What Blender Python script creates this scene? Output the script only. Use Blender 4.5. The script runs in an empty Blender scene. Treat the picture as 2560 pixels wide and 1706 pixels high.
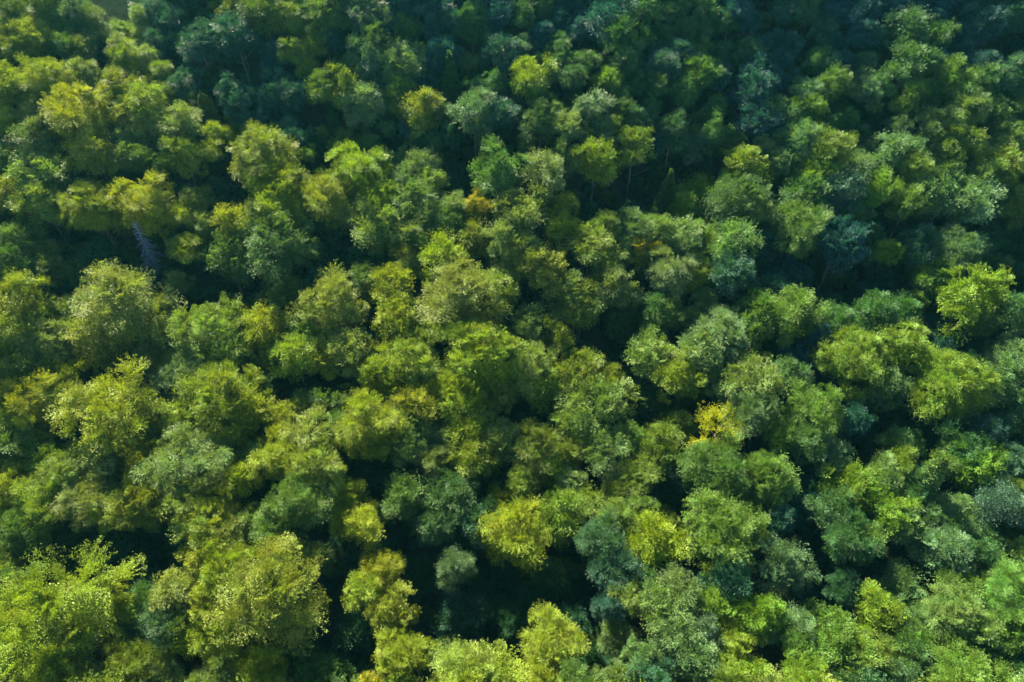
import bpy, math, random
import numpy as np
from mathutils import Vector, Matrix, Euler

scene = bpy.context.scene
COL = scene.collection
PI = math.pi

# ------------------------------------------------------------------ camera
F = 1707.0                      # focal length in pixels of the 2560 px wide frame
PITCH = math.radians(48.4)      # looking down
CAM = Vector((0.0, 0.0, 120.0))
cam_d = bpy.data.cameras.new("camera")
cam_d.sensor_width = 36.0
cam_d.lens = 36.0 * F / 2560.0
cam_d.clip_end = 5000.0
cam = bpy.data.objects.new("camera", cam_d)
cam.location = CAM
cam.rotation_euler = (PI / 2 - PITCH, 0, 0)
COL.objects.link(cam)
scene.camera = cam


def ray(px, py):
    cx, cy, cz = (px - 1280.0) / F, -(py - 853.0) / F, -1.0
    th = PI / 2 - PITCH
    d = Vector((cx, cy * math.cos(th) - cz * math.sin(th), cy * math.sin(th) + cz * math.cos(th)))
    return d                    # not normalised: depth along the view axis is 1 per unit


def project(x, y, z):
    th = PI / 2 - PITCH
    X, Y, Z = x - CAM.x, y - CAM.y, z - CAM.z
    cy = Y * math.cos(th) + Z * math.sin(th)
    cz = -Y * math.sin(th) + Z * math.cos(th)
    if cz > -1:
        return None
    return 1280 + F * X / -cz, 853 - F * cy / -cz


# ------------------------------------------------------------------ terrain
PROF = [(-400, -14), (-150, -6), (-60, 0), (0, 1), (28, 4), (60, 7), (88, 13), (120, 26), (155, 43.5),
        (190, 64), (230, 87), (300, 120), (400, 150), (550, 170), (900, 185)]
PX = np.array([p[0] for p in PROF], float)
PZ = np.array([p[1] for p in PROF], float)
ys_ = np.linspace(-400, 900, 1301)
zs_ = np.interp(ys_, PX, PZ)
k_ = np.exp(-np.linspace(-2, 2, 31) ** 2)
k_ /= k_.sum()
zs_ = np.convolve(np.pad(zs_, 15, mode='edge'), k_, mode='valid')
HILL = None
RAVINE = []                     # filled below: world points of the stream line


def ground(x, y):
    z = float(np.interp(y, ys_, zs_))
    z += 1.6 * math.sin(x * 0.045 + 1.0) * math.cos(y * 0.05) + 1.1 * math.sin(x * 0.09 - y * 0.06 + 2.0)
    if HILL:
        z += 7.0 * math.exp(-((x - HILL[0]) / 48.0) ** 2 - ((y - HILL[1]) / 30.0) ** 2)
    for (ax, ay, bx, by, dep, wid) in RAVINE:
        dx, dy = bx - ax, by - ay
        t = max(0.0, min(1.0, ((x - ax) * dx + (y - ay) * dy) / (dx * dx + dy * dy)))
        q = ((x - ax - t * dx) ** 2 + (y - ay - t * dy) ** 2) / (wid * wid)
        if q < 9:
            z -= dep * math.exp(-q) / (1 + 0 * t)
    return z


def tree_dims(w_px, depth, slim=1.0):
    W = w_px * depth / F
    Ht = max(7.0, min(26.0, 1.45 * W + 6.5))
    return W, Ht


def hit(px, py, lift):
    """first point where the pixel's ray comes down to lift(depth) above the ground"""
    d = ray(px, py)
    t = 50.0
    while t < 700:
        p = CAM + d * t
        if p.z - ground(p.x, p.y) - lift(t) <= 0:
            lo, hi = t - 2.0, t
            for _ in range(14):
                m = (lo + hi) / 2
                p = CAM + d * m
                if p.z - ground(p.x, p.y) - lift(m) <= 0:
                    hi = m
                else:
                    lo = m
            return CAM + d * hi, hi
        t += 2.0
    return None, None


for (a, b, c, d_, dep, wid) in [(330, 60, 500, 230, 12, 12), (500, 230, 760, 400, 14, 12),
                                (760, 400, 1250, 440, 8, 9), (1250, 440, 1640, 520, 8, 9),
                              (1640, 520, 2250, 740, 3, 8)]:
    P, _ = hit(a, b, lambda t: 2)
    Q, _ = hit(c, d_, lambda t: 2)
    RAVINE_NEW = (P.x, P.y, Q.x, Q.y, dep, wid)
    if not RAVINE:
        pend = []
    pend.append(RAVINE_NEW)
    RAVINE = RAVINE  # measured on the slope before the cut
_h, _ = hit(120, 470, lambda t: 2)
HILL = (_h.x, _h.y)
RAVINE = pend


# ------------------------------------------------------------------ materials
def new_mat(name):
    m = bpy.data.materials.new(name)
    m.use_nodes = True
    nt = m.node_tree
    nt.nodes.clear()
    return m, nt, nt.nodes, nt.links


def N(nodes, kind, **kw):
    n = nodes.new(kind)
    for k, v in kw.items():
        setattr(n, k, v)
    return n


def mathn(nodes, links, op, a, b=None, clamp=False):
    n = nodes.new('ShaderNodeMath')
    n.operation = op
    n.use_clamp = clamp
    for i, v in enumerate((a, b)):
        if v is None:
            continue
        if isinstance(v, (int, float)):
            n.inputs[i].default_value = v
        else:
            links.new(v, n.inputs[i])
    return n.outputs[0]


def mixc(nodes, links, fac, a, b, blend='MIX'):
    n = nodes.new('ShaderNodeMix')
    n.data_type = 'RGBA'
    n.blend_type = blend
    for sock, v in ((n.inputs[0], fac), (n.inputs[6], a), (n.inputs[7], b)):
        if isinstance(v, (int, float)):
            sock.default_value = v
        elif isinstance(v, tuple):
            sock.default_value = v
        else:
            links.new(v, sock)
    return n.outputs[2]


def leaf_material(name, source):
    m, nt, nodes, links = new_mat(name)
    out = N(nodes, 'ShaderNodeOutputMaterial')
    if source == 'object':
        oi = N(nodes, 'ShaderNodeObjectInfo')
        base, autumn = oi.outputs['Color'], oi.outputs['Alpha']
        seed = oi.outputs['Random']
    else:
        at = N(nodes, 'ShaderNodeAttribute', attribute_type='INSTANCER', attribute_name='tcol')
        base = at.outputs['Color']
        a2 = N(nodes, 'ShaderNodeAttribute', attribute_type='INSTANCER', attribute_name='taut')
        autumn = a2.outputs['Fac']
        seed = a2.outputs['Fac']
    geo = N(nodes, 'ShaderNodeNewGeometry')
    rnd = geo.outputs['Random Per Island']
    tc = N(nodes, 'ShaderNodeTexCoord')
    ns = N(nodes, 'ShaderNodeTexNoise', noise_dimensions='4D')
    ns.inputs['Scale'].default_value = 2.3
    ns.inputs['Detail'].default_value = 2.0
    links.new(tc.outputs['Object'], ns.inputs['Vector'])
    links.new(mathn(nodes, links, 'MULTIPLY', seed, 40.0), ns.inputs['W'])
    # leaf to leaf value and hue differences
    v = mathn(nodes, links, 'ADD', mathn(nodes, links, 'MULTIPLY', rnd, 0.7), 0.65)
    vv = mathn(nodes, links, 'MULTIPLY', v, mathn(nodes, links, 'ADD', mathn(nodes, links, 'MULTIPLY', ns.outputs['Fac'], 0.9), 0.55))
    n2 = N(nodes, 'ShaderNodeTexNoise')
    n2.inputs['Scale'].default_value = 7.0
    n2.inputs['Detail'].default_value = 1.0
    links.new(tc.outputs['Object'], n2.inputs['Vector'])
    vv = mathn(nodes, links, 'MULTIPLY', vv, mathn(nodes, links, 'ADD', mathn(nodes, links, 'MULTIPLY', n2.outputs['Fac'], 1.3), 0.35))
    comb = N(nodes, 'ShaderNodeCombineColor')
    for i in range(3):
        links.new(vv, comb.inputs[i])
    c1 = mixc(nodes, links, 1.0, base, comb.outputs[0], 'MULTIPLY')
    hs = N(nodes, 'ShaderNodeHueSaturation')
    links.new(mathn(nodes, links, 'ADD', mathn(nodes, links, 'MULTIPLY', ns.outputs['Fac'], 0.07), 0.465), hs.inputs['Hue'])
    links.new(c1, hs.inputs['Color'])
    # turning leaves, high in the crown and in patches
    sep = N(nodes, 'ShaderNodeSeparateXYZ')
    links.new(tc.outputs['Object'], sep.inputs[0])
    hi = mathn(nodes, links, 'MULTIPLY', mathn(nodes, links, 'SUBTRACT', sep.outputs['Z'], 1.15), 1.6, True)
    pat = mathn(nodes, links, 'MULTIPLY', mathn(nodes, links, 'SUBTRACT', ns.outputs['Fac'], 0.44), 9.0, True)
    fa = mathn(nodes, links, 'MULTIPLY', mathn(nodes, links, 'MULTIPLY', hi, pat), autumn, True)
    c2 = mixc(nodes, links, fa, hs.outputs[0], (0.36, 0.31, 0.02, 1))
    pr = N(nodes, 'ShaderNodeBsdfPrincipled')
    pr.inputs['Roughness'].default_value = 0.5
    pr.inputs['Specular IOR Level'].default_value = 0.22
    links.new(c2, pr.inputs['Base Color'])
    tr = N(nodes, 'ShaderNodeBsdfTranslucent')
    ct = mixc(nodes, links, 1.0, c2, (1.35, 1.25, 0.45, 1), 'MULTIPLY')
    links.new(ct, tr.inputs['Color'])
    mx = N(nodes, 'ShaderNodeMixShader')
    mx.inputs[0].default_value = 0.32
    links.new(pr.outputs[0], mx.inputs[1])
    links.new(tr.outputs[0], mx.inputs[2])
    links.new(mx.outputs[0], out.inputs['Surface'])
    return m


def simple_mat(name, c1, c2, scale, rough=0.9, bump=0.0, detail=6):
    m, nt, nodes, links = new_mat(name)
    out = N(nodes, 'ShaderNodeOutputMaterial')
    pr = N(nodes, 'ShaderNodeBsdfPrincipled')
    pr.inputs['Roughness'].default_value = rough
    pr.inputs['Specular IOR Level'].default_value = 0.2
    tc = N(nodes, 'ShaderNodeTexCoord')
    ns = N(nodes, 'ShaderNodeTexNoise')
    ns.inputs['Scale'].default_value = scale
    ns.inputs['Detail'].default_value = detail
    links.new(tc.outputs['Object'], ns.inputs['Vector'])
    f = mathn(nodes, links, 'MULTIPLY', mathn(nodes, links, 'SUBTRACT', ns.outputs['Fac'], 0.3), 2.5, True)
    links.new(mixc(nodes, links, f, c1 + (1,), c2 + (1,)), pr.inputs['Base Color'])
    if bump:
        bp = N(nodes, 'ShaderNodeBump')
        bp.inputs['Strength'].default_value = bump
        links.new(ns.outputs['Fac'], bp.inputs['Height'])
        links.new(bp.outputs[0], pr.inputs['Normal'])
    links.new(pr.outputs[0], out.inputs['Surface'])
    return m


M_LEAF = leaf_material('leaves', 'object')
M_LEAF_S = leaf_material('leaves_of_scattered_trees', 'instancer')
M_BARK = simple_mat('grey_beech_bark', (0.10, 0.085, 0.07), (0.20, 0.18, 0.155), 3.0, bump=0.4)
M_DEAD = simple_mat('weathered_dead_wood', (0.10, 0.125, 0.18), (0.18, 0.21, 0.28), 2.0)
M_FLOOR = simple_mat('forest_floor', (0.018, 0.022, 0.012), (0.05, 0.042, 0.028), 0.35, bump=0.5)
M_MEADOW = simple_mat('dry_meadow_grass', (0.15, 0.21, 0.06), (0.30, 0.30, 0.11), 0.5, bump=0.3)
M_BLADE = simple_mat('grass_blades', (0.17, 0.21, 0.07), (0.34, 0.31, 0.13), 0.3)


# ------------------------------------------------------------------ mesh helpers
def quads_mesh(name, P, mat):
    """P: (n,4,3) array of separate four-sided leaves"""
    n = len(P)
    me = bpy.data.meshes.new(name)
    me.vertices.add(n * 4)
    me.vertices.foreach_set('co', P.reshape(-1).astype(np.float32))
    me.loops.add(n * 4)
    me.loops.foreach_set('vertex_index', np.arange(n * 4, dtype=np.int32))
    me.polygons.add(n)
    me.polygons.foreach_set('loop_start', np.arange(0, n * 4, 4, dtype=np.int32))
    me.polygons.foreach_set('loop_total', np.full(n, 4, dtype=np.int32))
    me.update(calc_edges=True)
    me.materials.append(mat)
    return me


def nrm(a):
    return a / np.maximum(np.linalg.norm(a, axis=-1, keepdims=True), 1e-9)


UP = np.array([0.0, 0.0, 1.0])


def spray_leaves(rng, start, d, length, n_leaf, leaf, width, droop, updir, flat):
    """leaves of fan-shaped twigs. start,d:(k,3) length:(k,)"""
    k = len(start)
    outn = updir
    nvec = nrm(outn - d * np.sum(outn * d, axis=1, keepdims=True))
    side = np.cross(d, nvec)
    s = rng.random((k, n_leaf)) ** 0.62
    u = rng.uniform(-1, 1, (k, n_leaf))
    # little fingers: leaves gather on side twigs of the fan
    nf = 5
    u = np.where(rng.random((k, n_leaf)) < 0.85, (np.round((u + 1) / 2 * (nf - 1)) / (nf - 1) * 2 - 1) + rng.normal(0, 0.07, (k, n_leaf)), u)
    wd = width * s ** 0.9
    L = length[:, None] * (1 - 0.22 * np.abs(u))
    a = u * wd * 1.1
    dirv = d[:, None, :] * np.cos(a)[..., None] + side[:, None, :] * np.sin(a)[..., None]
    pos = start[:, None, :] + dirv * (s * L)[..., None]
    pos = pos + nvec[:, None, :] * (rng.normal(0, flat, (k, n_leaf)) * length[:, None])[..., None]
    pos[..., 2] -= droop * (s * L) ** 2 * 1.2
    ax = nrm(dirv + side[:, None, :] * (np.sign(rng.uniform(-1, 1, (k, n_leaf))) * 0.6)[..., None] + rng.normal(0, 0.25, (k, n_leaf, 3)))
    nn = nrm(nvec[:, None, :] + rng.normal(0, 0.33, (k, n_leaf, 3)))
    w = nrm(np.cross(nn, ax))
    ln = leaf * rng.uniform(0.6, 1.25, (k, n_leaf))[..., None]
    p0 = pos
    p1 = pos + ax * ln * 0.45 + w * ln * 0.36
    p2 = pos + ax * ln
    p3 = pos + ax * ln * 0.45 - w * ln * 0.36
    return np.stack([p0, p1, p2, p3], axis=2).reshape(-1, 4, 3)


def crown(seed, form='round', n_total=14000, leaf=0.075):
    """crown of radius about 1 standing on z = 0; height depends on the form"""
    rng = np.random.default_rng(seed)
    if form in ('round', 'big', 'soft', 'flat', 'spiky', 'lace'):
        H = {'round': 2.1, 'big': 1.95, 'soft': 2.3, 'flat': 1.5, 'spiky': 1.9, 'lace': 1.7}[form]
        nl = {'round': 17, 'big': 34, 'soft': 20, 'flat': 16, 'spiky': 13, 'lace': 16}[form]
        # boughs: lumps of different size spread over the dome, with gaps between
        cand = []
        tries = 0
        mind = {'round': 0.42, 'big': 0.29, 'soft': 0.36, 'flat': 0.42, 'spiky': 0.42, 'lace': 0.36}[form]
        while len(cand) < nl and tries < 4000:
            tries += 1
            v = rng.normal(0, 1, 3)
            v /= np.linalg.norm(v)
            if v[2] < -0.55:
                continue
            r = rng.uniform(0.48, 0.86) * (1 + 0.2 * math.sin(3 * math.atan2(v[1], v[0]) + seed))
            c = v * r
            if all(np.linalg.norm(c - q) > mind for q, _ in cand):
                cand.append((c, v))
        cs = np.array([c for c, _ in cand])
        vs = np.array([v for _, v in cand])
        zc = H * 0.5
        C = cs.copy()
        C[:, 2] = zc + cs[:, 2] * H * 0.5
        rl = rng.uniform(0.22, 0.48, len(C)) * (0.72 if form == 'big' else 1.0)
        rl *= np.where(vs[:, 2] < 0, 0.85, 1.0)
        ns = int({'round': 14, 'big': 12, 'soft': 22, 'flat': 15, 'spiky': 12, 'lace': 13}[form])
        S, D, L, U = [], [], [], []
        for c, v, r in zip(C, vs, rl):
            for _ in range(ns):
                q = rng.normal(0, 1, 3)
                q /= np.linalg.norm(q)
                d = q * 0.85 + v * 0.75 + UP * (0.55 if form in ('spiky', 'lace') else 0.22)
                if form == 'flat':
                    d[2] *= 0.35
                d /= np.linalg.norm(d)
                if np.dot(d, v) < -0.1:
                    continue
                base = c + d * r * rng.uniform(0.05, 0.45)
                S.append(base)
                D.append(d)
                L.append(r * rng.uniform(0.8, 1.95) * (1.25 if form in ('spiky', 'lace') else 1))
                U.append(nrm(UP * 0.55 + v * 0.95 + rng.normal(0, 0.16, 3)))
        # long leading shoots at the top, ragged outline
        for _ in range(10 if form != 'big' else 18):
            a = rng.uniform(0, 2 * PI)
            rr = rng.uniform(0, 0.75)
            zz = zc + H * 0.5 * math.sqrt(max(0, 1 - rr * rr)) * 0.85
            v = nrm(np.array([math.cos(a) * rr, math.sin(a) * rr, 0.9]))
            S.append(np.array([math.cos(a) * rr, math.sin(a) * rr, zz]))
            D.append(v)
            L.append(rng.uniform(0.2, 0.38) * (1.3 if form == 'spiky' else 1) * (0.75 if form == 'big' else 1))
            U.append(nrm(np.array([math.cos(a), math.sin(a), 0.6])))
        S, D, L, U = map(np.array, (S, D, L, U))
        nleaf = max(12, int(n_total * (0.8 if form != 'lace' else 0.95) / len(S)))
        fan = {'round': 0.75, 'big': 0.75, 'soft': 0.9, 'flat': 0.85, 'spiky': 0.5, 'lace': 0.6}[form]
        fl = {'round': 0.06, 'big': 0.06, 'soft': 0.16, 'flat': 0.04, 'spiky': 0.04, 'lace': 0.05}[form]
        P = [spray_leaves(rng, S, D, L, nleaf, leaf, fan, 0.10 if form != 'soft' else 0.3, U, fl)]
        if form != 'lace':
            # shaded leaves inside
            m = int(n_total * 0.2)
            q = nrm(rng.normal(0, 1, (m, 3))) * (rng.random((m, 1)) ** 0.4) * 0.72
            q[:, 2] = zc + q[:, 2] * H * 0.5
            keep = q[:, 2] > 0.12 * H
            q = q[keep]
            m = len(q)
            P.append(spray_leaves(rng, q, nrm(rng.normal(0, 1, (m, 3))), np.full(m, 0.12), 1, leaf * 1.5, 0.8, 0.0, np.tile(UP, (m, 1)), 0.05))
        return np.concatenate(P), H
    # conifers, columns: whorls of branches up an axis
    H = {'cone': 3.6, 'column': 3.9}[form]
    S, D, L, U = [], [], [], []
    nb = 260
    for i in range(nb):
        t = (i + rng.random()) / nb
        z = H * (0.04 + 0.93 * t)
        if form == 'cone':
            R = (1 - t) ** 0.8 * 1.0 + 0.06
        else:
            R = 0.95 * math.sin(PI * min(1, (t * 0.93 + 0.12))) ** 0.6 + 0.05
        R *= rng.uniform(0.75, 1.1)
        a = i * 2.39996 + rng.normal(0, 0.2)
        e = 0.05 + 0.55 * t if form == 'cone' else rng.uniform(0.0, 0.7)
        d = nrm(np.array([math.cos(a), math.sin(a), e]))
        r0 = R * 0.25
        S.append(np.array([math.cos(a) * r0, math.sin(a) * r0, z - 0.1 * R]))
        D.append(d)
        L.append(R * 0.85)
        U.append(nrm(UP + d * 0.1))
    S.append(np.array([0, 0, H * 0.94])); D.append(UP.copy()); L.append(0.28); U.append(np.array([1.0, 0, 0.1]))
    S, D, L, U = map(np.array, (S, D, L, U))
    nleaf = int(n_total / len(S))
    return spray_leaves(rng, S, D, L, nleaf, leaf, 0.42 if form == 'cone' else 0.6, 0.12, U, 0.06), H


def crown_mesh(name, *a, **k):
    P, H = crown(*a, **k)
    me = quads_mesh(name, P, M_LEAF)
    return me, H


CROWNS = {
    'r': [crown_mesh('crown', 11 + i, 'round', 30000, 0.050) for i in range(8)],
    'B': [crown_mesh('crown', 31 + i, 'big', 95000, 0.027) for i in range(5)],
    'b': [crown_mesh('crown', 41 + i, 'soft', 26000, 0.048) for i in range(2)],
    'f': [crown_mesh('crown', 51 + i, 'flat', 25000, 0.050) for i in range(2)],
    's': [crown_mesh('crown', 61 + i, 'spiky', 28000, 0.048) for i in range(4)],
    'S': [crown_mesh('crown', 71, 'spiky', 110000, 0.025)],
    'l': [crown_mesh('crown', 81, 'lace', 11000, 0.046)],
    'c': [crown_mesh('crown', 91 + i, 'cone', 16000, 0.085) for i in range(2)],
    'n': [crown_mesh('crown', 96, 'column', 16000, 0.10)],
}


def tube(V, Fc, pts, radii, seg=6):
    """append a tapered bent tube to vertex and face lists"""
    b0 = len(V)
    for i, (p, r) in enumerate(zip(pts, radii)):
        p = Vector(p)
        d = (Vector(pts[min(i + 1, len(pts) - 1)]) - Vector(pts[max(i - 1, 0)])).normalized()
        q = d.to_track_quat('Z', 'Y')
        for s in range(seg):
            a = 2 * PI * s / seg
            V.append(tuple(p + q @ Vector((math.cos(a) * r, math.sin(a) * r, 0))))
        if i:
            a0, a1 = b0 + (i - 1) * seg, b0 + i * seg
            for s in range(seg):
                t = (s + 1) % seg
                Fc.append((a0 + s, a0 + t, a1 + t, a1 + s))
    Fc.append(tuple(range(b0 + seg - 1, b0 - 1, -1)))
    Fc.append(tuple(range(b0 + (len(pts) - 1) * seg, b0 + len(pts) * seg)))


def trunk_mesh(seed):
    """trunk of height 1 (to the middle of the crown) with limbs; radius of the crown it carries about .28"""
    r = random.Random(seed)
    V, Fc = [], []
    pts, rad = [], []
    x = y = 0
    for i in range(9):
        t = i / 8
        pts.append((x, y, t * 1.12))
        rad.append(0.020 * (1 - t) ** 0.8 + 0.003 + (0.008 if i == 0 else 0))
        x += r.uniform(-.008, .008)
        y += r.uniform(-.008, .008)
    tube(V, Fc, pts, rad, 8)
    for k in range(9):
        z = 0.5 + 0.06 * k
        a = k * 2.4 + r.uniform(-.3, .3)
        L = r.uniform(0.16, 0.27) * (1.1 - 0.05 * k)
        p = [(pts[4][0], pts[4][1], z)]
        for j in range(1, 5):
            u = j / 4
            p.append((math.cos(a + u * .3) * L * u, math.sin(a + u * .3) * L * u, z + L * (0.75 * u ** 1.2)))
        tube(V, Fc, p, [0.008, 0.0065, 0.005, 0.0035, 0.0015], 5)
    me = bpy.data.meshes.new('trunk')
    me.from_pydata(V, [], Fc)
    me.materials.append(M_BARK)
    for p in me.polygons:
        p.use_smooth = True
    return me


TRUNKS = [trunk_mesh(s) for s in (1, 2, 3)]

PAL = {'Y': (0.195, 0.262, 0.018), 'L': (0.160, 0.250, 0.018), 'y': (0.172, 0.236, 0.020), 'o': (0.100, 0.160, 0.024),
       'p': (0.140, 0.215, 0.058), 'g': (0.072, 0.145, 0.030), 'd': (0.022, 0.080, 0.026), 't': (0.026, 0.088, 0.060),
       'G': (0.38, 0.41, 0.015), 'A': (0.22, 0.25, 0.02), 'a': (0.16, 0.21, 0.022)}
_c, _ = hit(300, 22, lambda t: 0.5)
CLX, CLY = _c.x - 2, _c.y + 9


def CLEARING(x, y, k):
    return ((x - CLX) / (12 * k)) ** 2 + ((y - CLY) / (25 * k)) ** 2 < 1 + 0.2 * math.sin(3 * math.atan2(y - CLY, x - CLX))


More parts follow.
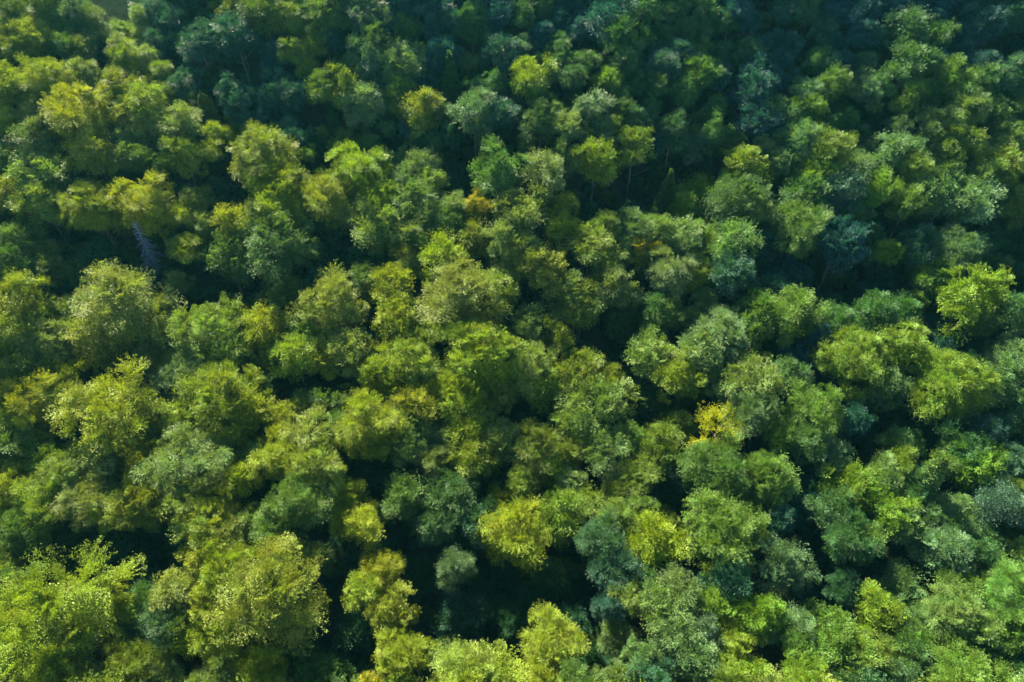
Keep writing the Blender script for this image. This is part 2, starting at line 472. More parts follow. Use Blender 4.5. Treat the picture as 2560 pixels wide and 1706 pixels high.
TREES = '''
35 2 80 o
120 -5 85 o
85 60 90 yo
150 22 60 g
190 5 70 tp
232 25 65 g b
262 50 30 p n
5 90 50 y
50 102 60 o
92 122 45 o
165 84 60 g
205 100 50 op
262 98 60 d
300 88 55 p
325 112 65 L b | soft bright green tree with a feathery crown below the grassy clearing | the feathery tree below the clearing
370 115 55 p
398 152 55 Lg b
262 135 55 d
130 140 120 y
205 150 70 po
30 155 110 yo
60 170 70 o
300 182 95 oa
200 205 170 ya | huge dome-crowned yellow green tree with orange tipped top near the upper left | the orange tipped dome tree
98 235 70 o
370 205 110 yp
345 245 90 py
455 262 105 p
420 210 50 o
452 190 55 t
25 278 60 Y | lemon yellow tree cut by the left edge in the upper third | the lemon tree at the left edge
85 265 60 p
88 300 110 pt
10 362 60 g
240 330 110 yp
322 325 55 p
345 352 80 g
465 352 85 yo
530 308 50 L
525 350 60 y
518 218 48 pL n | pale narrow columnar tree standing at the mouth of the dark ravine | the pale columnar tree
585 235 48 L n
595 222 70 t
610 280 45 t
115 392 110 po
395 375 70 g
400 -8 60 t b
460 28 60 d
500 62 90 t
585 3 75 yo | yellow topped tree by the top edge right of the grassy clearing | the yellow topped tree right of the clearing
592 45 100 t
425 25 60 t
395 82 50 t
440 78 40 t
580 195 60 t
345 72 26 p b
665 -8 90 o
722 10 70 yo
762 -5 60 g
758 38 60 yo
805 5 90 gy
915 0 95 pt
868 40 35 o
968 62 40 t
1016 48 58 o | compact round olive tree alone against the dark slope near the top | the compact round olive tree
930 75 90 og s
1100 -5 100 t
1180 30 80 go | pointed green tree with ragged top against the dark upper slope | the ragged pointed tree
1240 0 80 t
1000 -5 70 t
665 85 45 t c
738 100 60 yo
790 93 50 y
800 84 30 p
830 80 50 t
866 148 50 go
798 182 70 yo
870 180 85 y
745 205 60 t
930 108 90 pg
1010 120 105 py | wide grey green tree with brushy upright tips in the upper middle | the brushy grey green tree
1115 95 80 t
1128 122 72 o c
1262 90 85 tg
1232 182 55 g
1190 195 45 g
915 223 90 p
1003 200 75 yo
1060 195 45 t
1050 238 95 ya | yellow crested tree on the dark slope above the middle | the yellow crested tree
1105 265 50 go
1185 226 110 pt
1255 250 75 tg
918 278 46 po c | slim grey olive conifer standing in the dark just behind a big yellow dome | the slim grey conifer
972 303 38 g
1022 306 40 t
1065 340 45 gd
800 316 26 o
730 322 50 t
780 340 60 d
768 365 40 Lg
650 303 160 yo
690 387 120 Y
890 353 160 YL | big bright yellow dome tree rising at the near edge of the ravine | the big bright yellow dome
1050 382 80 pg
1255 382 110 go
650 275 30 t
1110 320 60 d
1150 300 70 d
1310 2 65 go
1342 62 32 t n
1430 57 32 t c
1446 100 40 g c
1530 -10 110 t
1600 -8 80 g
1685 -4 60 go
1558 55 90 go s | ragged olive tipped tree high on the teal upper slope | the ragged olive tipped tree
1762 5 70 g
1825 0 80 t
1872 27 55 t
1815 30 55 g
1292 92 52 pt
1325 152 90 Ya | tree with glowing golden top in the upper middle of the slope | the golden topped tree
1378 166 45 g
1432 166 55 g
1476 130 52 go
1515 117 45 g c
1560 118 75 g
1652 132 75 tg
1518 172 58 y
1572 185 45 dg
1645 185 60 go
1702 202 65 go
1750 146 85 gy | bright green pointed dome before the dark hollow of the upper slope | the bright pointed dome
1800 175 50 t
1872 102 62 g
1905 92 45 t
1890 147 80 t
1875 190 90 t
1485 222 80 pg f
1560 258 55 go
1352 262 80 go
1425 285 75 pa s | grey green tree with pinkish tan pointed tips in the upper middle | the pink tipped tree
1500 288 60 pt
1540 295 40 Lg
1600 277 65 tp
1680 290 80 gt
1790 300 75 go
1740 313 35 g
1895 258 100 t
1838 332 42 od
1585 322 100 yo s | broad yellow olive tree with coarse brushy twigs right of a lime crown | the coarse brushy tree
1487 360 95 YL
1405 362 70 go
1480 327 40 yp
1362 393 95 p
1520 335 45 p
1650 328 45 t
1765 365 45 gt c
1860 365 110 y
1910 338 50 p
1630 248 40 g
1960 5 60 tg
2010 -5 60 g
2070 25 50 t
2110 8 65 t
2175 -8 70 t
2235 -10 60 t
2058 50 60 gt
2160 57 62 t
2262 22 110 g | large green tree on the dark slope near the upper right corner | the large green upper right tree
2345 55 65 o
2335 28 40 t
2465 16 80 t
2535 22 65 gt
2300 5 30 t
2400 35 60 td
2430 -10 80 td
2085 82 50 t
2265 103 125 og s
2045 126 60 g
2100 130 55 t
1955 132 48 t
1925 138 40 t
2370 145 105 yg
2290 158 28 y
2350 127 50 t
2450 133 65 t
2512 142 80 pt
2083 173 80 yg | yellow green double topped tree below the dark slope at the upper right | the double topped tree
1937 185 45 t
2010 197 70 p
2160 196 65 p
2203 185 55 pg
2452 175 75 po
2525 175 75 og
2270 213 70 yo
2325 217 50 g
2372 214 24 L
2420 216 85 po
1945 240 70 pg
2015 237 75 yo
2185 245 35 pg
2385 250 100 yp
2330 275 100 py
2498 248 75 og
2550 228 55 y
2368 315 115 yo
2000 300 100 p | pale silvery domed tree heading the right hand ridge | the silvery domed tree
2083 288 40 g
2075 315 110 yg
2140 308 50 do
2240 296 50 pd
2225 335 90 p
2280 340 70 p
2520 300 100 py
1950 365 75 pg
2045 378 90 L
2120 390 85 pg
2285 390 70 Yo | small mustard yellow tree between grey green crowns at the upper right | the mustard yellow tree
2490 380 85 y
2360 408 80 og
2555 400 40 p
2450 413 90 gy
20 440 80 y
108 458 95 py
235 450 125 Yo | golden yellow flat topped tree right above the dead conifer | the golden flat topped tree
372 446 138 y | broad yellow green tree arching over the dead blue grey conifer | the tree arching over the dead conifer
462 502 60 y
498 470 60 op
565 465 80 td
512 537 60 p
600 528 95 y
65 560 90 g
215 604 85 gd
265 630 40 d
20 590 130 g
110 605 50 og
140 650 60 od
190 690 55 td
30 692 200 yo | huge golden olive tree cut by the left edge at mid height | the huge golden olive left edge tree
304 664 190 py | huge pale green domed tree just below the dead conifer | the huge pale dome
445 683 55 pg
495 725 60 dg
178 748 60 py
140 800 110 p
262 808 120 yo s
355 795 50 Ld
425 780 75 Y
420 808 90 p
530 755 160 py | large pale green dome rising from the edge of the dark gap left of centre | the large pale dome left of centre
632 785 70 y
245 775 80 dg
570 590 110 g
465 590 70 yo
690 447 140 y
825 430 130 y
920 432 90 y
960 458 100 y
700 520 170 g | very wide deep green tree with pale tips behind the black gap | the wide deep green tree
905 500 80 p
960 515 110 py
840 520 100 dg
1020 415 70 pt
1070 420 75 yp
1035 460 90 pg
1118 425 60 td
1158 442 80 d
1075 505 70 po
1140 488 70 p
1135 520 70 g
1192 492 60 Ao | tree with an orange amber top just left of a round grey crown | the amber topped tree
1300 472 110 py | round grey green crown right of the amber topped tree | the round grey crown
1020 570 70 p
1050 580 60 go
1015 612 60 oa
960 620 50 dg c
920 630 28 d c
830 628 80 td
915 670 70 od
1188 565 70 yg
1110 597 105 Y
1150 645 170 py | tall massive tree with yellow lit crest near the centre | the massive centre tree
1035 640 50 py
1225 690 90 yg
1270 567 100 p
710 695 90 od
660 722 45 o n
840 690 160 py | large round olive green dome left of centre behind lime crowns | the large olive dome
985 672 95 y s
935 705 40 y
1000 748 105 YL | vivid yellow topped round tree below the massive centre tree's left side | the vivid yellow topped tree
1060 790 70 gd
670 783 110 y
790 795 90 gp
895 840 50 y
1035 840 130 Yp
1200 790 180 YL | very wide flat domed lemon green tree just below the centre | the wide lemon green dome
1075 805 60 y
1360 617 110 yp
1300 605 80 py
1408 530 62 yL | small tree with lime lit tip in the shade right of centre | the small lime tipped tree
1562 490 56 g c
1665 418 66 go c | tall dark green conifer in the black hollow of the ridge | the tall dark conifer
1712 488 50 L | small bright lime tree beside the tall dark conifer | the small lime tree by the conifer
1850 430 150 go
1510 542 65 og
1465 568 90 py
1585 532 80 pg
1640 545 80 py
1705 570 90 p
1740 567 60 Lg
1820 558 110 py
1520 618 70 py
1572 603 50 pg
1605 604 60 Aa s | tree with flame like orange twigs at its top right of centre | the orange twigged tree
1670 620 120 p
1540 673 95 po
1748 647 68 y
1820 640 95 tg
1775 590 50 py
1440 690 105 po
1455 715 85 yg
1650 745 75 g
1675 758 65 py
1560 745 100 dp
1730 768 50 po
1800 775 120 p | wide grey green crown with brushy texture right of centre | the wide brushy grey crown
1900 750 110 gy
1850 755 40 g
1320 780 80 pd
1398 802 75 Yo
1895 540 80 td
2015 440 90 og
2105 438 85 tp
2190 443 75 LY | vivid lime green tree among teal crowns on the right | the vivid lime tree on the right
2270 465 80 oy
2360 440 110 p
2410 450 110 p
2480 475 50 g
2540 470 70 yp
2000 495 130 oy | big olive dome with warm tipped clumps right of the dark hollow | the warm tipped olive dome
1935 520 70 g
2145 510 60 g
2095 558 110 t s | blue green tree with pale feather like branches on the right | the blue green feathery tree
2214 604 50 L | small lime tree in dark shade on the right | the small lime tree in shade
2175 615 40 gd
2290 575 75 tg
2375 575 120 pt
2525 550 90 gd
2330 648 70 yg
2410 674 140 YL s | spiky bright lime tree before dark shade near the right edge | the spiky lime tree
2520 620 100 dg
1990 718 105 yg
1930 748 70 yg
2095 763 75 g
2175 743 85 g
2450 770 60 yg
2535 742 80 gp
2115 815 150 y | very large yellow green dome in the right third | the large right hand dome
2245 812 110 y
2050 820 50 t
1960 645 100 td
2360 780 120 dt
2190 680 70 d
2420 840 70 dg
60 850 130 o
382 860 55 p
415 900 50 po
160 900 65 y
160 935 90 yg
305 925 215 y | enormous yellow green dome in the lower left with a smooth rounded top | the enormous left dome
95 945 140 Ya
15 1010 110 yo
50 1060 100 go
410 1005 90 py
485 990 90 L | lime lit tree right behind a pale rounded crown lower left | the lime lit tree
480 1065 180 pg | wide pale green crown of rounded clumps in the lower left | the pale clumpy crown
333 1100 52 L
575 908 170 yo
610 980 110 y s
130 1115 70 yg
180 1125 130 py
265 1110 110 p
370 1120 95 ya
45 1150 50 y
40 1185 110 y
120 1190 120 L
230 1190 120 p
350 1195 120 yo
490 1158 140 yp
600 1155 80 Yy
535 1220 120 y
290 1235 80 L
470 880 120 pt
740 845 100 L | lime yellow tree in front of the large olive dome | the lime yellow tree
820 855 80 y
880 845 90 py
950 892 90 LY | yellow topped lime tree left of the wide lemon green dome | the yellow topped lime tree
1145 920 130 L
1045 963 100 ya
1210 925 70 pg
650 945 50 g
920 980 150 Ly | bright green tree of separate rounded clumps just below a dark gap at lower centre | the bright clumpy tree
790 1018 110 py
825 1040 70 g
1030 1015 80 go
1215 1008 60 py
1175 1035 95 y
1260 1060 80 p
1025 1075 80 p
1095 1065 60 pt
695 1068 60 Y s
700 1100 100 Y | golden green tree with a sharp spike on top at lower centre left | the spiked golden tree
790 1095 130 yp
952 1090 60 y
1180 1090 115 yg
1090 1115 70 pg
645 1105 60 g
740 1185 130 go
955 1140 90 d
1080 1165 120 td
1190 1170 120 dg
915 1268 80 Y | bright yellow tree standing alone at the edge of the large black gap | the lone yellow tree
1255 960 60 py
1335 850 120 py
1440 885 110 yg
1522 912 58 y
1520 890 85 d
1510 950 125 po s | shaggy grey green tree with fan shaped branches just right of lower centre | the shaggy grey tree
1430 1015 85 yg
1365 930 80 yp
1370 855 30 g
1635 840 90 yp
1712 893 105 y | rounded yellow green tree with clear dome above a dark gap right of centre | the clear rounded dome
1745 835 110 p
1875 890 115 yp
1808 935 65 pg
1865 965 120 pg
1790 1020 110 GY | lacy golden yellow tree showing its branches in the lower right | the lacy golden tree
1790 1095 150 og
1350 1065 125 o
1330 1095 40 yo
1375 1120 80 yo
1437 1095 65 yo
1510 1075 110 pg | mint green tree of soft clumps below the shaggy grey tree | the mint green tree
1570 1065 70 gy
1645 1070 90 yd
1590 1150 80 yg
1535 1165 55 p
1540 1202 52 oy
1305 1178 65 yg
1900 1125 120 Lg
1605 1232 60 py
1545 1255 90 gy
1400 1228 110 yg
1665 1185 75 td
1430 1170 60 p
1790 1240 170 yg | very large bright green dome at the lower right beside a black gap | the large bright lower right dome
1915 1195 70 g
1300 1040 60 dg
1610 970 90 dg
1970 905 70 p
2030 958 130 yg
2210 925 80 go
2370 875 165 Yy | large glowing yellow green tree near the right edge below middle height | the glowing right edge tree
2520 860 110 p
2500 920 110 gp
2120 1015 75 t s
1950 1052 65 L
2020 1055 90 go
2075 1110 75 pg
1935 1152 90 yp
2300 1072 110 py c | pale green tree with a single thin pointed leader right of a black gap | the pale pointed tree
2240 1078 60 g
2405 1078 90 g
2465 1090 60 LY | vivid lime yellow spray crowned tree near the right edge | the vivid right edge lime tree
2430 1120 90 L
2520 1120 75 tp
2240 1125 70 y
2200 1148 85 py
2105 1165 100 y
2160 1180 90 L
2285 1170 70 g
2355 1135 60 yg
2275 1205 60 g
2482 1200 110 tp b | soft rounded grey teal tree near the right edge in the lower part | the soft grey teal tree
2235 1230 95 L
2335 1255 55 pg
2390 1240 70 py
2080 1220 90 g
2460 1040 80 tg
2545 1030 60 g
2350 1010 130 d
2530 1190 50 yo
2020 1190 110 dt
2110 975 90 td
165 1405 260 y s | enormous yellow green tree with branches radiating outward at the lower left | the radiating lower left giant
15 1402 80 y
75 1415 80 g
325 1440 100 gd b
510 1262 110 py
580 1310 70 py
520 1335 110 y
565 1360 130 y
440 1430 100 pa
530 1440 120 y
430 1510 90 to
460 1550 75 LY | small bright lime yellow tree near the bottom left of centre | the small lime tree near the bottom
560 1515 110 y
570 1575 90 Yy
155 1620 170 Yy | wide yellow tree cut by the bottom edge at the left | the wide bottom left yellow tree
325 1615 130 oy
20 1580 100 og
25 1630 110 y
530 1655 120 pg
410 1660 60 p
190 1275 140 do
330 1290 120 d
60 1260 120 go
690 1375 225 yp | enormous bright green crown bordering the black gap at the lower left | the enormous crown by the black gap
958 1385 75 ya | tree with orange patches in its leaves within the large black gap | the orange patched tree
908 1436 75 y
985 1485 90 yo
1142 1382 75 tp b | small hazy blue green tree in the middle of the black gap | the hazy blue green tree
1005 1567 120 y | bright oval tree standing in shade at the bottom centre left | the bright oval tree
1195 1600 180 yp | wide pale yellow green crown at the bottom edge centre | the wide bottom centre crown
1140 1285 90 dt
930 1690 70 Ao
650 1615 90 y
690 1685 60 y
740 1590 110 gd
1110 1580 90 td
1040 1400 90 d
1250 1400 70 dt
1290 1255 150 Yy | bright yellow tree with rosette branches right of the big black gap | the rosette yellow tree
1160 1500 110 td
890 1530 100 d
1510 1285 120 gt
1640 1292 115 Ya | yellow tree with golden orange right side in the lower right middle | the golden sided tree
1540 1370 90 tg
1385 1535 140 y | round olive yellow tree alone in black shade at the bottom | the round tree alone in shade
1685 1415 100 po
1650 1455 110 po
1575 1450 70 py
1790 1480 80 L
1880 1492 90 L
1745 1530 100 pt
1690 1555 110 pg
1730 1590 110 pg
1600 1600 70 pg
1840 1570 70 Y
1850 1650 110 YL
1525 1480 60 t
1820 1385 110 tg
1640 1650 90 tg
1950 1365 110 pt | grey teal tree with pale lit top beside a narrow black gap lower right | the grey teal tree
1440 1500 40 td
1610 1420 60 g
1945 1270 60 tg
2120 1275 120 g
2150 1310 80 yg
2270 1280 80 py
2350 1320 100 pg | leafy grey green dome between dark hollows near the lower right corner | the leafy grey green dome
2385 1290 60 po
2445 1350 70 g
2415 1400 35 p
2125 1455 75 dg
2192 1478 90 Y | small golden tree with layered sprays at the lower right | the small layered golden tree
2385 1430 80 yg
2385 1465 150 yp
2510 1415 120 Lp
2495 1520 90 yg
2258 1510 70 po s
1990 1528 80 p
2080 1520 110 yg
2005 1570 90 Lg
2110 1580 110 yo
1930 1510 60 L
1930 1560 50 po
2010 1640 130 Y | brilliant lemon yellow tree on the bottom edge right of centre | the brilliant lemon tree
2195 1585 100 yo
2265 1555 90 yg
2290 1600 100 g
2415 1615 175 Yo | broad mustard yellow tree at the bottom right corner | the broad corner tree
2225 1645 90 gp
2545 1660 60 g
2100 1650 100 po
2050 1370 60 dg
2440 1550 100 od
1130 1175 110 gt
1010 1200 95 g
1200 1255 90 tg
1085 1270 80 gt
700 1290 100 g
'''
# ------------------------------------------------------------------ the trees of the photograph
HUE = {'Y': 'bright yellow', 'L': 'lime green', 'y': 'yellow green', 'o': 'olive green', 'p': 'greyish green',
       'g': 'mid green', 'd': 'dark green', 't': 'teal green', 'G': 'golden yellow', 'A': 'amber'}
SHAPE = {'r': 'round', 'B': 'broad', 'b': 'soft', 'f': 'flat', 's': 'spiky', 'S': 'spiky', 'c': 'cone shaped', 'n': 'columnar', 'l': 'lacy'}
rnd = random.Random(5)
rows = []
for line in TREES.strip().splitlines():
    head, *rest = [s.strip() for s in line.split('|')]
    t = head.split()
    rows.append(dict(x=float(t[0]), y=float(t[1]), w=float(t[2]), c=t[3], s=t[4] if len(t) > 4 else 'r',
                     label=rest[0] if rest else None, ref=rest[1] if rest else None))
DEAD_REF = dict(x=365, y=610, w=60, ref='the dead blue grey conifer')
CLEAR_REF = dict(x=300, y=25, w=60, ref='the grassy clearing')
for r in rows:
    r['cx'], r['cy'] = r['x'], r['y'] + r['w'] * 0.5


def area(r):
    inside_w = min(2560, r['x'] + r['w'] / 2) - max(0, r['x'] - r['w'] / 2)
    h = r['w'] * 1.1
    inside_h = min(1706, r['y'] + h) - max(0, r['y'])
    return max(0, inside_w) * max(0, inside_h)


order = sorted(rows, key=lambda r: (r['label'] is None, -area(r)))
MAIN = [r for r in order[:298]]
REST = order[298:]

# labels: what the tree looks like and where it stands from a tree that is easy to find
refs = [r for r in MAIN if r['ref']] + [DEAD_REF, CLEAR_REF]
DIRS = ['to the right of', 'to the upper right of', 'just above', 'to the upper left of', 'to the left of', 'to the lower left of', 'just below', 'to the lower right of']
cells = {}
for r in MAIN:
    if r['label']:
        continue
    best = min(refs, key=lambda q: math.hypot(q['x'] - r['cx'], (q['y'] + q['w'] * .5) - r['cy']))
    a = math.atan2((best['y'] + best['w'] * .5) - r['cy'], r['cx'] - best['x'])
    k = int(round(a / (PI / 4))) % 8
    hue = HUE.get(r['c'][0], 'green')
    cells.setdefault((best['ref'], k, hue), []).append((math.hypot(best['x'] - r['cx'], best['y'] + best['w'] * .5 - r['cy']), r))
for (ref, k, hue), lst in cells.items():
    lst.sort(key=lambda q: q[0])
    for i, (_, r) in enumerate(lst):
        size = 'large' if r['w'] > 118 else 'small' if r['w'] < 68 else 'medium'
        nth = '' if len(lst) == 1 else ('nearer ' if i == 0 else 'farther ') if len(lst) == 2 else ['nearest ', 'second ', 'third ', 'fourth ', 'fifth '][i]
        r['label'] = f"{nth}{size} {hue} {SHAPE[r['s']]} tree {DIRS[k]} {ref}"
        if len(r['label'].split()) > 16:
            r['label'] = r['label'].replace('to the ', '', 1)
        if len(r['label'].split()) > 16:
            r['label'] = r['label'].replace(size + ' ', '', 1)
        if len(r['label'].split()) > 16:
            r['label'] = r['label'].replace(' ' + SHAPE[r['s']] + ' ', ' ', 1)


def colour(r):
    codes = [c for c in r['c'] if c != 'a' or len(r['c']) == 1]
    w = [1.0, 0.6, 0.4][:len(codes)]
    col = np.sum([np.array(PAL[c]) * q for c, q in zip(codes, w)], axis=0) / sum(w)
    col = col * np.array([rnd.uniform(.92, 1.1), rnd.uniform(.94, 1.06), rnd.uniform(.85, 1.15)])
    # cool shade on the right and far slope is painted into the leaf colour
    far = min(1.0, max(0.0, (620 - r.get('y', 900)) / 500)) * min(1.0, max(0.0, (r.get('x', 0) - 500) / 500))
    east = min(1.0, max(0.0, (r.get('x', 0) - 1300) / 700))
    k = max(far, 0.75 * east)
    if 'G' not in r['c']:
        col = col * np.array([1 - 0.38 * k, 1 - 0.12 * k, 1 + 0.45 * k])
    return tuple(col), (0.8 if 'A' in r['c'] else 0.25 if 'a' in r['c'] else 0.0 if 'Y' in r['c'] else 0.0)


def pick(r):
    s = r['s']
    if s == 'r' and r['w'] >= 118:
        s = 'B'
    if s == 's' and r['w'] >= 170:
        s = 'S'
    if r['c'][0] == 'G':
        s = 'l'
    i = rnd.randrange(len(CROWNS[s]))
    return s, i


def place(r):
    s, i = pick(r)
    me, H = CROWNS[s][i]
    slim = {'c': 1.0, 'n': 1.0}.get(s, 1.0)
    dims = {}

    def lift(depth):
        W = ((1.14 if r["w"] < 100 else 1.06) - (0.12 if r["y"] < 380 else 0)) * r["w"] * depth / F
        Hc = W / 2 * H * stretch
        Ht = max(Hc * 1.02 + 1.0, 0.75 * W + 10.5)
        if s in 'cn':
            Ht = Hc + 2.5
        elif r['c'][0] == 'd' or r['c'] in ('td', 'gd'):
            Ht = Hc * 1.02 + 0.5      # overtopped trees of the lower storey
        dims.update(W=W, Hc=Hc, Ht=Ht)
        return Ht - 0.5 * Hc
    stretch = rnd.uniform(0.85, 1.1) if s not in 'cn' else rnd.uniform(1.1, 1.3)
    yc = r['y'] + r['w'] * (0.55 if s not in 'cn' else 1.25)
    P, depth = hit(r['x'], yc, lift)
    if P is None:
        return None
    lift(depth)
    return s, i, P.x, P.y, ground(P.x, P.y), dims['W'], dims['Hc'], dims['Ht'], stretch, rnd.uniform(0, 2 * PI)


KIND = {'r': 'broadleaf_tree', 'B': 'beech_tree', 'b': 'birch_tree', 'f': 'broadleaf_tree', 's': 'beech_tree', 'S': 'beech_tree',
        'c': 'conifer_tree', 'n': 'poplar_tree', 'l': 'maple_tree'}
GROUPS = {'c': 'slim conifers among the broadleaf trees'}
proto_crown = {}
SPOTS = []
n_main = 0
for r in MAIN:
    g = place(r)
    if g is None:
        continue
    s, i, x, y, z, W, Hc, Ht, st, rot = g
    root = bpy.data.objects.new(KIND[s], None)
    root.empty_display_size = 1.0
    root.location = (x, y, z)
    root.rotation_euler = (0, 0, rot)
    root['label'] = r['label']
    root['category'] = 'tree'
    root['group'] = GROUPS.get(s, 'crowded broadleaf trees of the forest slope')
    COL.objects.link(root)
    tr = bpy.data.objects.new('trunk', TRUNKS[n_main % 3])
    k = (Ht - 0.45 * Hc)
    tr.scale = (k * W / (0.56 * k) * 0.9, k * W / (0.56 * k) * 0.9, k) if s not in 'cn' else (W * .8, W * .8, k)
    tr.parent = root
    COL.objects.link(tr)
    cr = bpy.data.objects.new('crown', CROWNS[s][i][0])
    cr.location = (0, 0, Ht - Hc)
    cr.scale = (W / 2, W / 2 * rnd.uniform(.92, 1.08), W / 2 * st)
    lean = 0.07
    cr.rotation_euler = (rnd.uniform(-lean, lean), rnd.uniform(-lean, lean), 0)
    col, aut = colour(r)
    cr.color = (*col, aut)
    cr.parent = root
    COL.objects.link(cr)
    proto_crown.setdefault((s, i), cr)
    SPOTS.append((x, y, W + (2.5 if s in 'cn' else 0)))
    n_main += 1


# ------------------------------------------------------------------ scattered trees and shrubs: one object each, too many to count
def scatter(name, recs, meshes, label, cat):
    """recs: (mesh index, x, y, z, rot, sx, sy, sz, rgb, autumn)"""
    me = bpy.data.meshes.new(name)
    me.vertices.add(len(recs))
    me.vertices.foreach_set('co', np.array([r[1:4] for r in recs], np.float32).reshape(-1))

    def attr(n, typ, data, key):
        a = me.attributes.new(n, typ, 'POINT')
        a.data.foreach_set(key, np.array(data, np.int32 if typ == 'INT' else np.float32).reshape(-1))
    attr('idx', 'INT', [r[0] for r in recs], 'value')
    attr('rot', 'FLOAT_VECTOR', [(0, 0, r[4]) for r in recs], 'vector')
    attr('scl', 'FLOAT_VECTOR', [r[5:8] for r in recs], 'vector')
    attr('tcol', 'FLOAT_VECTOR', [r[8] for r in recs], 'vector')
    attr('taut', 'FLOAT', [r[9] for r in recs], 'value')
    ob = bpy.data.objects.new(name, me)
    ob['label'] = label
    ob['category'] = cat
    ob['kind'] = 'stuff'
    COL.objects.link(ob)
    me.materials.append(M_LEAF_S)
    ng = bpy.data.node_groups.new(name, 'GeometryNodeTree')
    ng.interface.new_socket('Geometry', in_out='INPUT', socket_type='NodeSocketGeometry')
    ng.interface.new_socket('Geometry', in_out='OUTPUT', socket_type='NodeSocketGeometry')
    nd, lk = ng.nodes, ng.links
    gi, go = nd.new('NodeGroupInput'), nd.new('NodeGroupOutput')
    join = nd.new('GeometryNodeJoinGeometry')
    srcs = []
    for src in meshes:
        oi = nd.new('GeometryNodeObjectInfo')
        oi.transform_space = 'ORIGINAL'
        oi.inputs['Object'].default_value = src
        g2 = nd.new('GeometryNodeGeometryToInstance')
        sm = nd.new('GeometryNodeSetMaterial')
        sm.inputs['Material'].default_value = M_LEAF_S
        lk.new(oi.outputs['Geometry'], sm.inputs['Geometry'])
        lk.new(sm.outputs[0], g2.inputs[0])
        srcs.append(g2)
    for g2 in reversed(srcs):       # join keeps the order in which the links were made, last link first
        lk.new(g2.outputs[0], join.inputs[0])
    ip = nd.new('GeometryNodeInstanceOnPoints')
    ip.inputs['Pick Instance'].default_value = True
    m2p = nd.new('GeometryNodeMeshToPoints')
    lk.new(gi.outputs[0], m2p.inputs[0])
    lk.new(m2p.outputs[0], ip.inputs['Points'])
    lk.new(join.outputs[0], ip.inputs['Instance'])

    def named(n, t):
        a = nd.new('GeometryNodeInputNamedAttribute')
        a.data_type = t
        a.inputs['Name'].default_value = n
        return a.outputs[0]
    lk.new(named('idx', 'INT'), ip.inputs['Instance Index'])
    e2r = nd.new('FunctionNodeEulerToRotation')
    lk.new(named('rot', 'FLOAT_VECTOR'), e2r.inputs[0])
    lk.new(e2r.outputs[0], ip.inputs['Rotation'])
    lk.new(named('scl', 'FLOAT_VECTOR'), ip.inputs['Scale'])
    lk.new(ip.outputs[0], go.inputs[0])
    md = ob.modifiers.new('scatter', 'NODES')
    md.node_group = ng
    return ob


keys = list(proto_crown)
srcs = [proto_crown[k] for k in keys]
kidx = {k: i for i, k in enumerate(keys)}
byform = {}
for k in keys:
    byform.setdefault(k[0], []).append(k)
recs = []
for r in REST:
    g = place(r)
    if g is None:
        continue
    s, i, x, y, z, W, Hc, Ht, st, rot = g
    if (s, i) not in kidx:
        i = byform[s][0][1]
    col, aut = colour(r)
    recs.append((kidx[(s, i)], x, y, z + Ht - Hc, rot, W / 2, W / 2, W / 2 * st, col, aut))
    SPOTS.append((x, y, W))
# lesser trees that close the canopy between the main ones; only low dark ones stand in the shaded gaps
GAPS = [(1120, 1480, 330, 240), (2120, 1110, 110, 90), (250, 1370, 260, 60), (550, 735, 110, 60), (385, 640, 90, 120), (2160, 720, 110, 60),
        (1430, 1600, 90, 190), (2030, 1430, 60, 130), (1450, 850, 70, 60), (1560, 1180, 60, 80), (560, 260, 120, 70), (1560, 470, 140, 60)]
near_code = [(r['cx'], r['cy'], r['c']) for r in rows]
yy = 8.0
while yy < 235:
    xx = -150.0
    while xx < 150:
        x, y = xx + rnd.uniform(-1.3, 1.3), yy + rnd.uniform(-1.3, 1.3)
        xx += 3.4
        z = ground(x, y)
        pj = project(x, y, z + 10)
        if not pj or not (-45 <= pj[0] <= 2605 and -60 <= pj[1] <= 1751) or CLEARING(x, y, 1.1):
            continue
        dm = min(math.hypot(x - sx, y - sy) - 0.5 * sw for sx, sy, sw in SPOTS)
        if dm < (0.85 if pj[1] < 620 else 1.25):
            continue
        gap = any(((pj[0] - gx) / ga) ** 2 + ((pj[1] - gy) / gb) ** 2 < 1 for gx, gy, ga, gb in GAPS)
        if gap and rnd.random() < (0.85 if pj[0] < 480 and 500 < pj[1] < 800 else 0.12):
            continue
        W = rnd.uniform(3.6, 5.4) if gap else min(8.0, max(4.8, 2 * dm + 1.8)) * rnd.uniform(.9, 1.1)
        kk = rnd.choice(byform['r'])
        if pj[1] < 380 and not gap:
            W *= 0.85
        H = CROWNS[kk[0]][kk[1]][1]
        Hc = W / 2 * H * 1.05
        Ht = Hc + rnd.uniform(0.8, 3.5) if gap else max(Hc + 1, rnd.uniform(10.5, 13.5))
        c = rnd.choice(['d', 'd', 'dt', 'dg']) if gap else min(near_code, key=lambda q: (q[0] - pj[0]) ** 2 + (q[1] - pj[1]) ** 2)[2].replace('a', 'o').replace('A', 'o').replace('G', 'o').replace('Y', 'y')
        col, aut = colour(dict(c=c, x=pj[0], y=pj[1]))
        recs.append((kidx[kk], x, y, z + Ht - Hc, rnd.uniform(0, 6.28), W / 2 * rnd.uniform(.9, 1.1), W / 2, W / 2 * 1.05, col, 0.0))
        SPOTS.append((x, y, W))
    yy += 3.4
n_fill = len(recs)
print('fill', n_fill)
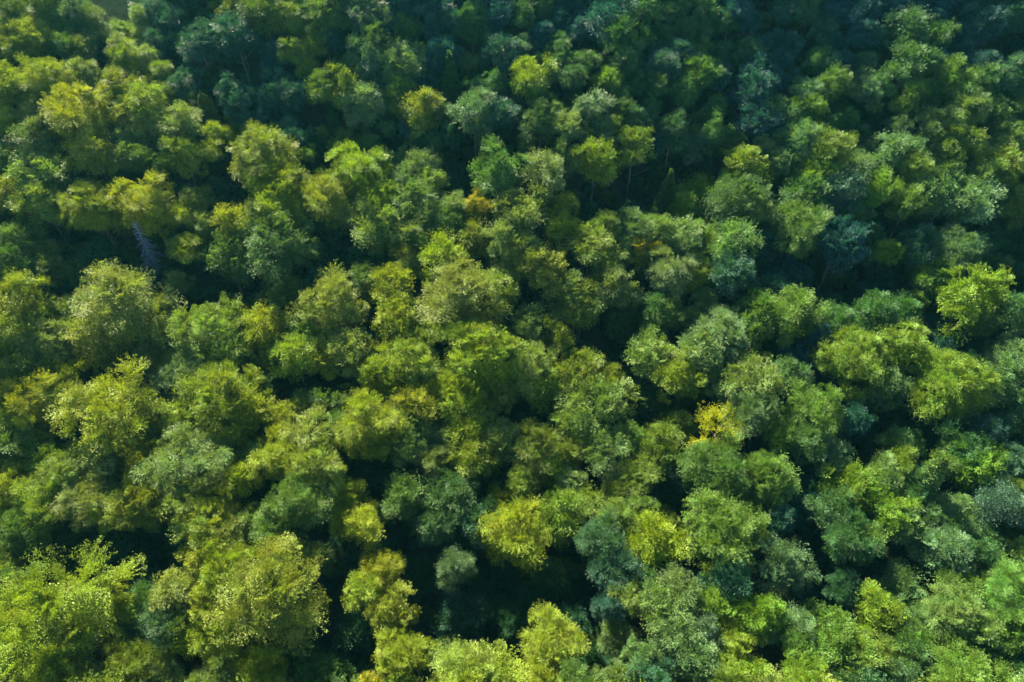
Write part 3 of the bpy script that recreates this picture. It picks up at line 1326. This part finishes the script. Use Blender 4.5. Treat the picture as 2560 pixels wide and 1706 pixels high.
# the same forest goes on outside the frame
forms = ['r'] * 5 + ['B'] * 2 + ['s']
cols = ['y', 'o', 'g', 'p', 'd', 'go', 'yo', 'yg', 'po']
yy = -60.0
while yy < 330:
    xx = -260.0
    step = 6.4 if yy < 230 else 8.5
    while xx < 260:
        x, y = xx + rnd.uniform(-2, 2), yy + rnd.uniform(-2, 2)
        xx += step
        z = ground(x, y)
        pj = project(x, y, z + 9)
        if pj and -45 < pj[0] < 2605 and -60 < pj[1] < 1751:
            continue
        al = (x - CLX) * math.sin(math.radians(-24)) + (y - CLY) * math.cos(math.radians(-24))
        ac = (x - CLX) * math.cos(math.radians(-24)) - (y - CLY) * math.sin(math.radians(-24))
        if 0 < al < 46 and abs(ac) < 13 or CLEARING(x, y, 1.1):
            continue
        if pj is None and y < -30:
            continue
        s = rnd.choice([f for f in forms if f in byform])
        kk = rnd.choice(byform[s])
        W = rnd.uniform(6, 10.5)
        H = CROWNS[kk[0]][kk[1]][1]
        Hc = W / 2 * H
        Ht = max(Hc + 1, 1.25 * W + 6)
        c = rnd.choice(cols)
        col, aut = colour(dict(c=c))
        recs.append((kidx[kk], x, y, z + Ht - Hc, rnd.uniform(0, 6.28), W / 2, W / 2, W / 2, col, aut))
    yy += step
scatter('background_forest', recs, srcs, 'mass of lesser tree crowns filling in between and beyond the main trees', 'forest')

# shrub layer that shows dimly in the gaps between the crowns
urecs = []
yy = 5.0
while yy < 240:
    xx = -150.0
    while xx < 150:
        x, y = xx + rnd.uniform(-1.6, 1.6), yy + rnd.uniform(-1.6, 1.6)
        xx += 3.6
        z = ground(x, y)
        pj = project(x, y, z + 2)
        if not pj or not (-60 < pj[0] < 2620 and -60 < pj[1] < 1780):
            continue
        if CLEARING(x, y, 1.0) or rnd.random() < 0.12:
            continue
        kk = rnd.choice(byform['r'] + byform.get('b', []))
        W = rnd.uniform(2.0, 4.4)
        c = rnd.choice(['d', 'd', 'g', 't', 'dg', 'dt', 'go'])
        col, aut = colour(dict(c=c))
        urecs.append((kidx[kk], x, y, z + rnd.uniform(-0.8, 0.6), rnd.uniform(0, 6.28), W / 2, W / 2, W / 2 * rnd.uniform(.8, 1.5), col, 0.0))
    yy += 3.6
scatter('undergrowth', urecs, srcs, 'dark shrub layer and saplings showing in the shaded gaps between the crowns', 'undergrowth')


# ------------------------------------------------------------------ dead conifer
def dead_conifer():
    r = random.Random(9)
    P, dep = hit(412, 712, lambda t: 1.0)
    Q, _ = hit(331, 553, lambda t: 1.0)
    z = ground(P.x, P.y)
    # height from the top pixel at the depth of the foot
    d = ray(331, 553)
    best = min((abs((CAM + d * (dep * f)).y - P.y), f) for f in [0.80 + 0.005 * i for i in range(60)])
    top = CAM + d * (dep * best[1])
    Hh = max(10.0, top.z - z)
    print('dead conifer', P, Hh, top)
    root = bpy.data.objects.new('dead_conifer', None)
    root.location = (P.x, P.y, z)
    root['label'] = 'bare dead conifer, blue grey skeleton with thin drooping branches in a dark gap'
    root['category'] = 'dead tree'
    COL.objects.link(root)
    V, Fc = [], []
    lx, ly = (top.x - P.x), 0.0
    pts = [(lx * t, ly * t, Hh * t) for t in [i / 10 for i in range(11)]]
    tube(V, Fc, pts, [0.24 * (1 - i / 10) + 0.025 for i in range(11)], 8)
    me = bpy.data.meshes.new('trunk')
    me.from_pydata(V, [], Fc)
    me.materials.append(M_DEAD)
    t_ = bpy.data.objects.new('trunk', me)
    t_.parent = root
    COL.objects.link(t_)
    V, Fc = [], []
    for i in range(140):
        t = 0.18 + 0.8 * (i / 140)
        L = (1.05 - t) * 3.4 * r.uniform(0.5, 1.3) + 0.35
        a = i * 2.4 + r.uniform(-.4, .4)
        b = (lx * t, ly * t, Hh * t)
        p = []
        for j in range(5):
            u = j / 4
            p.append((b[0] + math.cos(a) * L * u, b[1] + math.sin(a) * L * u, b[2] + L * (0.28 * u - 0.55 * u * u)))
        tube(V, Fc, p, [0.06, 0.052, 0.043, 0.033, 0.018], 4)
        for j in (1, 2, 3):
            for sd in (-1, 1):
                q = Vector(p[j])
                aa = a + sd * r.uniform(0.6, 1.1)
                l2 = L * r.uniform(0.15, 0.3)
                e = q + Vector((math.cos(aa) * l2, math.sin(aa) * l2, -l2 * r.uniform(.1, .7)))
                tube(V, Fc, [tuple(q), tuple(e)], [0.032, 0.012], 3)
    me = bpy.data.meshes.new('branches')
    me.from_pydata(V, [], Fc)
    me.materials.append(M_DEAD)
    b_ = bpy.data.objects.new('branches', me)
    b_.parent = root
    COL.objects.link(b_)


dead_conifer()


# ------------------------------------------------------------------ ground
def ground_sheet(name, xs, ys, dz, mat, keep=None):
    V, Fc = [], []
    idx = {}
    for j, y in enumerate(ys):
        for i, x in enumerate(xs):
            idx[(i, j)] = len(V)
            V.append((x, y, ground(x, y) + dz))
    for j in range(len(ys) - 1):
        for i in range(len(xs) - 1):
            if keep and not keep((xs[i] + xs[i + 1]) / 2, (ys[j] + ys[j + 1]) / 2):
                continue
            Fc.append((idx[(i, j)], idx[(i + 1, j)], idx[(i + 1, j + 1)], idx[(i, j + 1)]))
    me = bpy.data.meshes.new(name)
    me.from_pydata(V, [], Fc)
    for p in me.polygons:
        p.use_smooth = True
    me.materials.append(mat)
    ob = bpy.data.objects.new(name, me)
    ob['kind'] = 'structure'
    COL.objects.link(ob)
    return ob


xs = sorted(set([-600, -480, -380, -300, -260] + list(range(-220, 221, 3)) + [260, 300, 380, 480, 600]))
ys = sorted(set([-300, -220, -160, -110, -80] + list(range(-60, 301, 3)) + [330, 370, 420, 500, 540]))
g_ = ground_sheet('ground', xs, ys, 0.0, M_FLOOR)
g_['label'] = 'dark forest floor of the steep slope under the trees'
cxs = [CLX - 34 + i * 2 for i in range(35)]
cys = [CLY - 34 + i * 2 for i in range(35)]
m_ = ground_sheet('meadow', cxs, cys, 0.06, M_MEADOW, lambda x, y: CLEARING(x, y, 1.0))
m_['label'] = 'small dry grassy clearing by the top edge at the left'
# grass tufts on the clearing
rng = np.random.default_rng(3)
q = []
while len(q) < 14000:
    x, y = CLX + rng.uniform(-30, 30), CLY + rng.uniform(-30, 30)
    if CLEARING(x, y, 0.95):
        q.append((x, y, ground(x, y) + 0.05))
q = np.array(q)
n = len(q)
a = rng.uniform(0, 2 * PI, n)
w = np.stack([np.cos(a), np.sin(a), np.zeros(n)], 1) * rng.uniform(.03, .07, n)[:, None]
tip = q + np.stack([rng.normal(0, .15, n), rng.normal(0, .15, n), rng.uniform(.3, .75, n)], 1)
gm = quads_mesh('grass', np.stack([q - w, q + w, tip + w * .3, tip - w * .3], 1), M_BLADE)
go_ = bpy.data.objects.new('grass', gm)
go_['kind'] = 'stuff'
go_['label'] = 'dry yellowish grass of the small clearing'
COL.objects.link(go_)

# ------------------------------------------------------------------ air
HAZE = 0.00006
if HAZE:
    import bmesh
    bm = bmesh.new()
    bmesh.ops.create_cube(bm, size=1.0)
    me = bpy.data.meshes.new('haze')
    zlo, zhi = -20.0, 240.0
    bm.transform(Matrix.Translation((0, 120, (zlo + zhi) / 2)) @ Matrix.Diagonal((1240, 860, zhi - zlo, 1)))
    bm.to_mesh(me)
    hz, nt, nodes, links = new_mat('haze')
    out = N(nodes, 'ShaderNodeOutputMaterial')
    pv = N(nodes, 'ShaderNodeVolumePrincipled')
    pv.inputs['Density'].default_value = HAZE
    pv.inputs['Color'].default_value = (0.12, 0.66, 0.85, 1)
    pv.inputs['Anisotropy'].default_value = 0.3
    links.new(pv.outputs[0], out.inputs['Volume'])
    me.materials.append(hz)
    ho = bpy.data.objects.new('haze', me)
    ho['kind'] = 'stuff'
    ho['label'] = 'thin bluish air over the forest'
    COL.objects.link(ho)

# ------------------------------------------------------------------ light
SUN_EL, SUN_AZ = math.radians(35), math.radians(-24)
world = bpy.data.worlds.new("World")
scene.world = world
world.use_nodes = True
wn, wl = world.node_tree.nodes, world.node_tree.links
bg = wn['Background']
sky = wn.new('ShaderNodeTexSky')
sky.sky_type = 'NISHITA'
sky.sun_disc = False
sky.sun_elevation = SUN_EL
sky.sun_rotation = SUN_AZ
wl.new(sky.outputs[0], bg.inputs[0])
bg.inputs[1].default_value = 0.05
sd = bpy.data.lights.new('sun', 'SUN')
sd.energy = 5.0
sd.angle = math.radians(0.5)
sd.color = (1.0, 0.90, 0.63)
so = bpy.data.objects.new('sun', sd)
dvec = Vector((math.sin(SUN_AZ) * math.cos(SUN_EL), math.cos(SUN_AZ) * math.cos(SUN_EL), math.sin(SUN_EL)))
so.rotation_euler = dvec.to_track_quat('Z', 'Y').to_euler()
so.location = (0, 0, 400)
COL.objects.link(so)

vs = scene.view_settings
vs.view_transform = 'Standard'
vs.look = 'None'
vs.exposure = 2.6
vs.gamma = 1.0
cy = scene.cycles
cy.use_denoising = True
cy.max_bounces = 6
cy.diffuse_bounces = 3
cy.transmission_bounces = 4
cy.glossy_bounces = 1
cy.volume_bounces = 0
print('individual trees', n_main, 'scattered', len(recs), 'shrubs', len(urecs))
